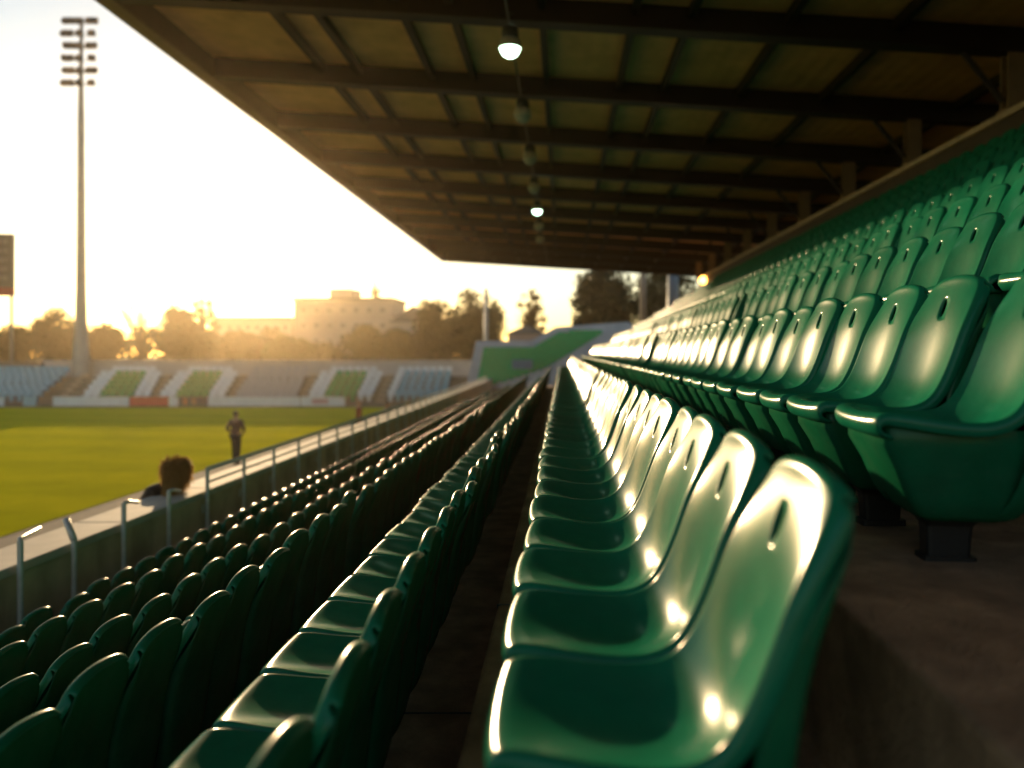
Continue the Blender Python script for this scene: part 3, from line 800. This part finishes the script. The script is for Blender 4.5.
# ------------------------------------------------------------------ buildings
def windows(root, x0, x1, z0, z1, nx_, nz_, yf, wf=.5, hf=.38):
    dx = (x1 - x0) / nx_; dz = (z1 - z0) / nz_
    for i in range(nx_):
        for j in range(nz_):
            cx = x0 + dx * (i + .5); cz = z0 + dz * (j + .5); hw_, hh = dx * wf / 2, dz * hf / 2
            b = MB(); fr = .12
            for (a0, a1, c0, c1) in ((-hw_, hw_, hh - fr, hh), (-hw_, hw_, -hh, -hh + fr), (-hw_, -hw_ + fr, -hh + fr, hh - fr), (hw_ - fr, hw_, -hh + fr, hh - fr)):
                b.box(cx + a0, cx + a1, yf - .08, yf - .003, cz + c0, cz + c1)
            f = b.build('window', M['farwall'], root)
            b = MB(); b.box(cx - hw_ + fr, cx + hw_ - fr, yf - .04, yf - .004, cz - hh + fr, cz + hh - fr); b.build('pane', M['glass'], f)
YB = 165
def bx_at(px0, px1, pyt, Yf, depth):
    a = at(px0, pyt, Yf); c = at(px1, pyt, Yf); return a.x, c.x, a.z
e = empty('apartment_building', (at(343, 300, YB).x, YB, 0)); ox = e.location.x
tag(e, 'large cream flat-roofed building with roof hut, behind the trees', 'building')
x0, x1, zt_ = bx_at(294, 392, 300, YB, 14)
b = MB(); b.box(x0 - ox, x1 - ox, 0, 14, 0, zt_); b.build('wall', M['bldg'], e)
b = MB(); b.box(x0 - ox - .3, x1 - ox + .3, -.3, 14.3, zt_ + .003, zt_ + .5); rf = b.build('roof', M['roofdark'], e)
windows(e, x0 - ox + .6, x1 - ox - .6, 1.0, zt_ - .5, 7, 4, 0)
h0, h1, zh = bx_at(327, 350, 288, YB, 6)
b = MB(); b.box(h0 - ox, h1 - ox, 2, 9, zt_ + .503, zh); b.build('roof_hut', M['bldg'], e)
e2_ = empty('gabled_house', (at(408, 310, YB).x, YB - 2, 0)); ox = e2_.location.x
tag(e2_, 'cream house with sloping grey roof right of the big building', 'building')
x0, x1, z1_ = bx_at(390, 427, 322, YB - 2, 10); z2_ = at(415, 306, YB - 2).z
b = MB(); b.box(x0 - ox, x1 - ox, 0, 10, 0, z1_); b.build('wall', M['bldg'], e2_)
b = MB(); b.prism([(x0 - ox - .3, z1_ + .003), (x1 - ox + .4, z1_ + .003), ((x0 + x1) / 2 - ox + 1, z2_)], -.4, 10.4); b.build('roof', M['roofdark'], e2_)
windows(e2_, x0 - ox + .4, x1 - ox - .4, 1.0, z1_ - .3, 3, 2, 0)
e3 = empty('low_wing', (at(254, 318, YB).x, YB, 0)); e3.name = 'office_block'; ox = e3.location.x
tag(e3, 'long low flat-roofed cream building left of the big building', 'building')
x0, x1, z1_ = bx_at(213, 292.5, 319, YB, 12)
b = MB(); b.box(x0 - ox, x1 - ox, 0, 12, 0, z1_); b.build('wall', M['bldg'], e3)
b = MB(); b.box(x0 - ox - .3, x1 - ox + .1, -.3, 12.3, z1_ + .003, z1_ + .45); b.build('roof', M['roofdark'], e3)
windows(e3, x0 - ox + .5, x1 - ox - .5, 1.0, z1_ - .3, 8, 3, 0)
e4 = empty('small_house', (at(524, 335, 105).x, 105, 0)); ox = e4.location.x
tag(e4, 'small pinkish house with grey roof just above the corner terrace', 'building')
x0, x1, z1_ = bx_at(508, 545, 334, 105, 8); z2_ = at(524, 325, 105).z
b = MB(); b.box(x0 - ox, x1 - ox, 0, 8, 0, z1_); b.build('wall', M['pink'], e4)
b = MB(); b.prism([(x0 - ox - .3, z1_ + .003), (x1 - ox + .3, z1_ + .003), ((x0 + x1) / 2 - ox, z2_)], -.3, 8.3); b.build('roof', M['roofdark'], e4)
windows(e4, x0 - ox + .4, x1 - ox - .4, 1.0, z1_ - .2, 3, 2, 0)

# ------------------------------------------------------------------ people
def skinned(name, chains, m, parent, sub=2, root=0):
    vs, es, rs = [], [], []
    key = {}
    for ch in chains:
        prev = None
        for p, r in ch:
            k = tuple(round(c, 4) for c in p)
            if k not in key: key[k] = len(vs); vs.append(p); rs.append(r)
            i = key[k]
            if prev is not None and prev != i: es.append((prev, i))
            prev = i
    me = bpy.data.meshes.new(name); me.from_pydata(vs, es, [])
    o = bpy.data.objects.new(name, me); COL.objects.link(o)
    sk = o.modifiers.new('k', 'SKIN'); sk.use_smooth_shade = True
    for i, d in enumerate(me.skin_vertices[0].data):
        r = rs[i]; d.radius = r if hasattr(r, '__len__') else (r, r); d.use_root = (i == root)
    sb_ = o.modifiers.new('s', 'SUBSURF'); sb_.levels = sub; sb_.render_levels = sub
    dg = bpy.context.evaluated_depsgraph_get(); me2 = bpy.data.meshes.new_from_object(o.evaluated_get(dg))
    bpy.data.objects.remove(o); me2.name = name
    me2.materials.clear(); me2.materials.append(m); me2.polygons.foreach_set('use_smooth', [True] * len(me2.polygons))
    o = bpy.data.objects.new(name, me2); COL.objects.link(o); o.parent = parent
    return o
def join_meshes(objs):
    "merge evaluated meshes of objs (same parent) into the first"
    bm = bmesh.new()
    for o in objs: bm.from_mesh(o.data)
    me = objs[0].data; bm.to_mesh(me); bm.free()
    for o in objs[1:]: bpy.data.objects.remove(o)
    me.polygons.foreach_set('use_smooth', [True] * len(me.polygons)); return objs[0]
def person(loc, rz, h, label, top, legs_m, hair_m, arms='down', stride=.08, lean=0, longhair=False, turn=0, bulk=1):
    e = empty('person', loc, rz); tag(e, label, 'person', None)
    S = h / 1.75
    def v(x, y, z): return (x * S, (y + lean * max(0, z - .9)) * S, z * S)
    hd = 1.60
    # faces -y
    torso = [(v(0, 0, .95), (.155 * S, .11 * S)), (v(0, 0, 1.10), (.135 * S, .10 * S)), (v(0, 0, 1.28), (.165 * S, .11 * S)), (v(0, 0, 1.40), (.14 * S, .09 * S)),
             (v(0, .005, 1.475), (.058 * S, .058 * S)), (v(0, 0, 1.53), (.055 * S, .06 * S)), (v(0, -.005, hd), (.078 * S, .095 * S)), (v(0, 0, hd + .07), (.076 * S, .092 * S)), (v(0, 0, hd + .125), (.045 * S, .055 * S))]
    chains = [torso]; armc = []; legc = []
    for s in (-1, 1):
        sh = v(s * .175, 0, 1.39)
        if arms == 'down': el, wr = v(s * .25, .03, 1.12), v(s * .24, -.06, .90)
        elif arms == 'hips': el, wr = v(s * .30, .04, 1.14), v(s * .20, -.12, 1.02)
        else: el, wr = v(s * .23, -.06, 1.13), v(s * .08, -.26, 1.10)
        armc.append([(v(0, 0, 1.40), (.14 * S, .09 * S)), (sh, .058 * S), (el, .043 * S), (wr, .028 * S)])
        d = (Vector(wr) - Vector(el)).normalized()
        hp = Vector(wr) + d * .075 * S
        armc[-1].append((tuple(hp), (.038 * S, .022 * S)))
        hip = v(s * .095, 0, .90); kn = v(s * .10, -.03 - s * stride * .4, .50); an = v(s * .105, .02 - s * stride, .09); toe = v(s * .12, -.17 - s * stride, .035)
        legc.append([(v(0, 0, .95), (.155 * S, .11 * S)), (hip, .088 * S), (kn, .058 * S), (an, .038 * S), (toe, (.042 * S, .028 * S))])
    body = skinned('body', [torso] + armc + legc, M['skin'], e)
    extra_ = []
    for ac in armc:
        hp = Vector(ac[-1][0]); wr = Vector(ac[-2][0]); d = (hp - wr).normalized()
        side = d.cross(Vector((0, 1, 0))).normalized() if abs(d.y) < .9 else Vector((1, 0, 0))
        fwd = d.cross(side).normalized()
        for k, ln in enumerate((.066, .076, .072, .056)):
            a = hp + fwd * (k - 1.5) * .021 * S
            q = a + d * ln * .55 * S + side * .004; r_ = a + d * ln * S + side * .018 * S
            extra_.append(skinned('f', [[(tuple(a), .0095 * S), (tuple(q), .0085 * S), (tuple(r_), .0065 * S)]], M['skin'], e, 1))
        a = wr + d * .03 * S - fwd * .030 * S; q = a + d * .03 * S - fwd * .022 * S; r_ = q + d * .032 * S
        extra_.append(skinned('f', [[(tuple(a), .012 * S), (tuple(q), .0105 * S), (tuple(r_), .008 * S)]], M['skin'], e, 1))
    # nose, ears on the same mesh
    b = MB(); hy = -.10 + lean * .7
    def blob(c, r, n=8):
        b2 = MB(); b2.lathe([(.001, -r[2]), (r[0] * .7, -r[2] * .7), (r[0], 0), (r[0] * .7, r[2] * .7), (.001, r[2])], n)
        b2.v = [(x + c[0], y * r[1] / r[0] + c[1], z + c[2]) for x, y, z in b2.v]
        return b2
    o_ = []
    cx, cy, cz = v(0, -.10, hd + .01)
    o_.append(blob((cx, cy, cz), (.013 * S, .02 * S, .026 * S)).build('n', M['skin'], e))
    for s in (-1, 1):
        c = v(s * .082, .01, hd + .01); o_.append(blob(c, (.012 * S, .02 * S, .03 * S)).build('n', M['skin'], e))
    join_meshes([body] + extra_ + o_)
    for s in (-1, 1):
        c = v(s * .032, -.093, hd + .035); blob(c, (.012 * S, .008 * S, .008 * S)).build('eye', M['eye'], e, smooth=True)
    c = v(0, -.096, hd - .045); blob(c, (.024 * S, .008 * S, .006 * S)).build('mouth', M['redcoat'], e, smooth=True)
    # clothes
    tr = [(p, tuple(x * 1.14 * bulk for x in r)) for p, r in torso[:4]]; tr[0] = (v(0, 0, .86), (.185 * S, .135 * S))
    ars = []
    for ac in armc:
        ars.append([(torso[3][0], tuple(x * 1.14 * bulk for x in torso[3][1])), (ac[1][0], .075 * S * bulk), (ac[2][0], .060 * S * bulk), (ac[3][0], .045 * S)])
    tr.append((v(0, .005, 1.465), (.082 * S, .078 * S)))
    skinned('jacket', [tr] + ars, top, e)
    lg = []
    for lc in legc:
        lg.append([(v(0, 0, .95), (.165 * S, .12 * S)), (lc[1][0], .10 * S), (lc[2][0], .073 * S), (lc[3][0], .058 * S)])
    skinned('trousers', lg, legs_m, e)
    for lc in legc:
        an, toe = Vector(lc[3][0]), Vector(lc[4][0])
        skinned('shoe', [[(tuple(an + Vector((0, .04, -.045 * S))), (.045 * S, .045 * S)), (tuple((an + toe) / 2 + Vector((0, 0, -.018 * S))), (.05 * S, .045 * S)), (tuple(toe + Vector((0, -.02, .003))), (.048 * S, .033 * S))]], M['shoe'], e)
    # hair
    rnd = random.Random(int(h * 1000)); b = MB()
    hc = Vector(v(0, .012, hd + .045))
    if not longhair:
        hh = skinned('hair', [[(v(0, .05, hd - .02), (.078 * S, .06 * S)), (v(0, .03, hd + .06), (.092 * S, .095 * S)), (v(0, .005, hd + .125), (.075 * S, .085 * S))]], hair_m, e)
    else:
        hh = skinned('hair', [[(v(.03, .13, hd - .20), (.09 * S, .03 * S)), (v(.02, .105, hd - .10), (.13 * S, .06 * S)), (v(-.01, .07, hd + .01), (.108 * S, .075 * S)), (v(0, .03, hd + .09), (.082 * S, .09 * S)), (v(0, .0, hd + .135), (.05 * S, .06 * S))]], hair_m, e)
        vs_ = [x.co.copy() for x in hh.data.vertices]; st = MB()
        for k in range(5200):
            p = rnd.choice(vs_); out = (p - hc); out.z *= .4; out = out.normalized()
            if p.y < hc.y - .06 * S and p.z < hc.z + .05: continue
            q = p + out * rnd.uniform(.01, .12) + Vector((0, 0, rnd.uniform(-.02, .03))); r_ = q + Vector((rnd.gauss(0, .03), rnd.gauss(0, .02), -rnd.uniform(.03, .13)))
            sd_ = Vector((rnd.gauss(0, 1), rnd.gauss(0, 1), 0)).normalized() * .005
            st.add([p - sd_, p + sd_, q + sd_, q - sd_, r_], [(0, 1, 2, 3), (3, 2, 4)])
        o2 = st.build('strands', hair_m, e, fix=False); join_meshes([hh, o2])
    return e
p1 = at(236, 410, 25)
person((p1.x, 25, .012), R(172), p1.z - .02, 'person in maroon check jacket standing on the grass, seen from behind', M['jacket'], M['jeans'], M['hair'], arms='hips')
person((-5.06, 9.75, .45), R(-105), 1.72, 'long-haired person in dark coat behind the pitchside wall, hair glowing in sun', M['darkcoat'], M['jeans'], M['hairblond'], arms='front', longhair=True, lean=.50, bulk=1.35)
person((at(359, 399, 30).x, 30, 0), R(95), at(359, 399, 30).z, 'person in red-brown coat standing far along the wall', M['redcoat'], M['jeans'], M['hair'], stride=.2)
person((at(387, 401, 28.5).x, 28.5, 0), R(160), at(387, 401, 28.5).z, 'person in dark clothing beside the wall, left of the orange coat', M['darkcoat'], M['jeans'], M['hair'])
q_ = at(410, 400, 29.5)
person((q_.x - .1, 29.5, 0), R(200), q_.z, 'person in orange coat, rightmost of those beside the wall', M['orangecoat'], M['jeans'], M['hairblond'])

# ------------------------------------------------------------------ haze
b = MB(); b.box(-640, 640, -340, 640, -1, 34)
hz = bpy.data.materials.new('haze'); hz.use_nodes = True; hz.node_tree.nodes.clear()
N = hz.node_tree.nodes; out = N.new('ShaderNodeOutputMaterial'); pv = N.new('ShaderNodeVolumePrincipled')
pv.inputs['Color'].default_value = (1, .80, .52, 1); pv.inputs['Density'].default_value = .00024; pv.inputs['Anisotropy'].default_value = .88
hz.node_tree.links.new(pv.outputs[0], out.inputs['Volume'])
tag(b.build('haze', hz), 'thin warm evening haze over the whole ground', 'haze', kind='stuff')
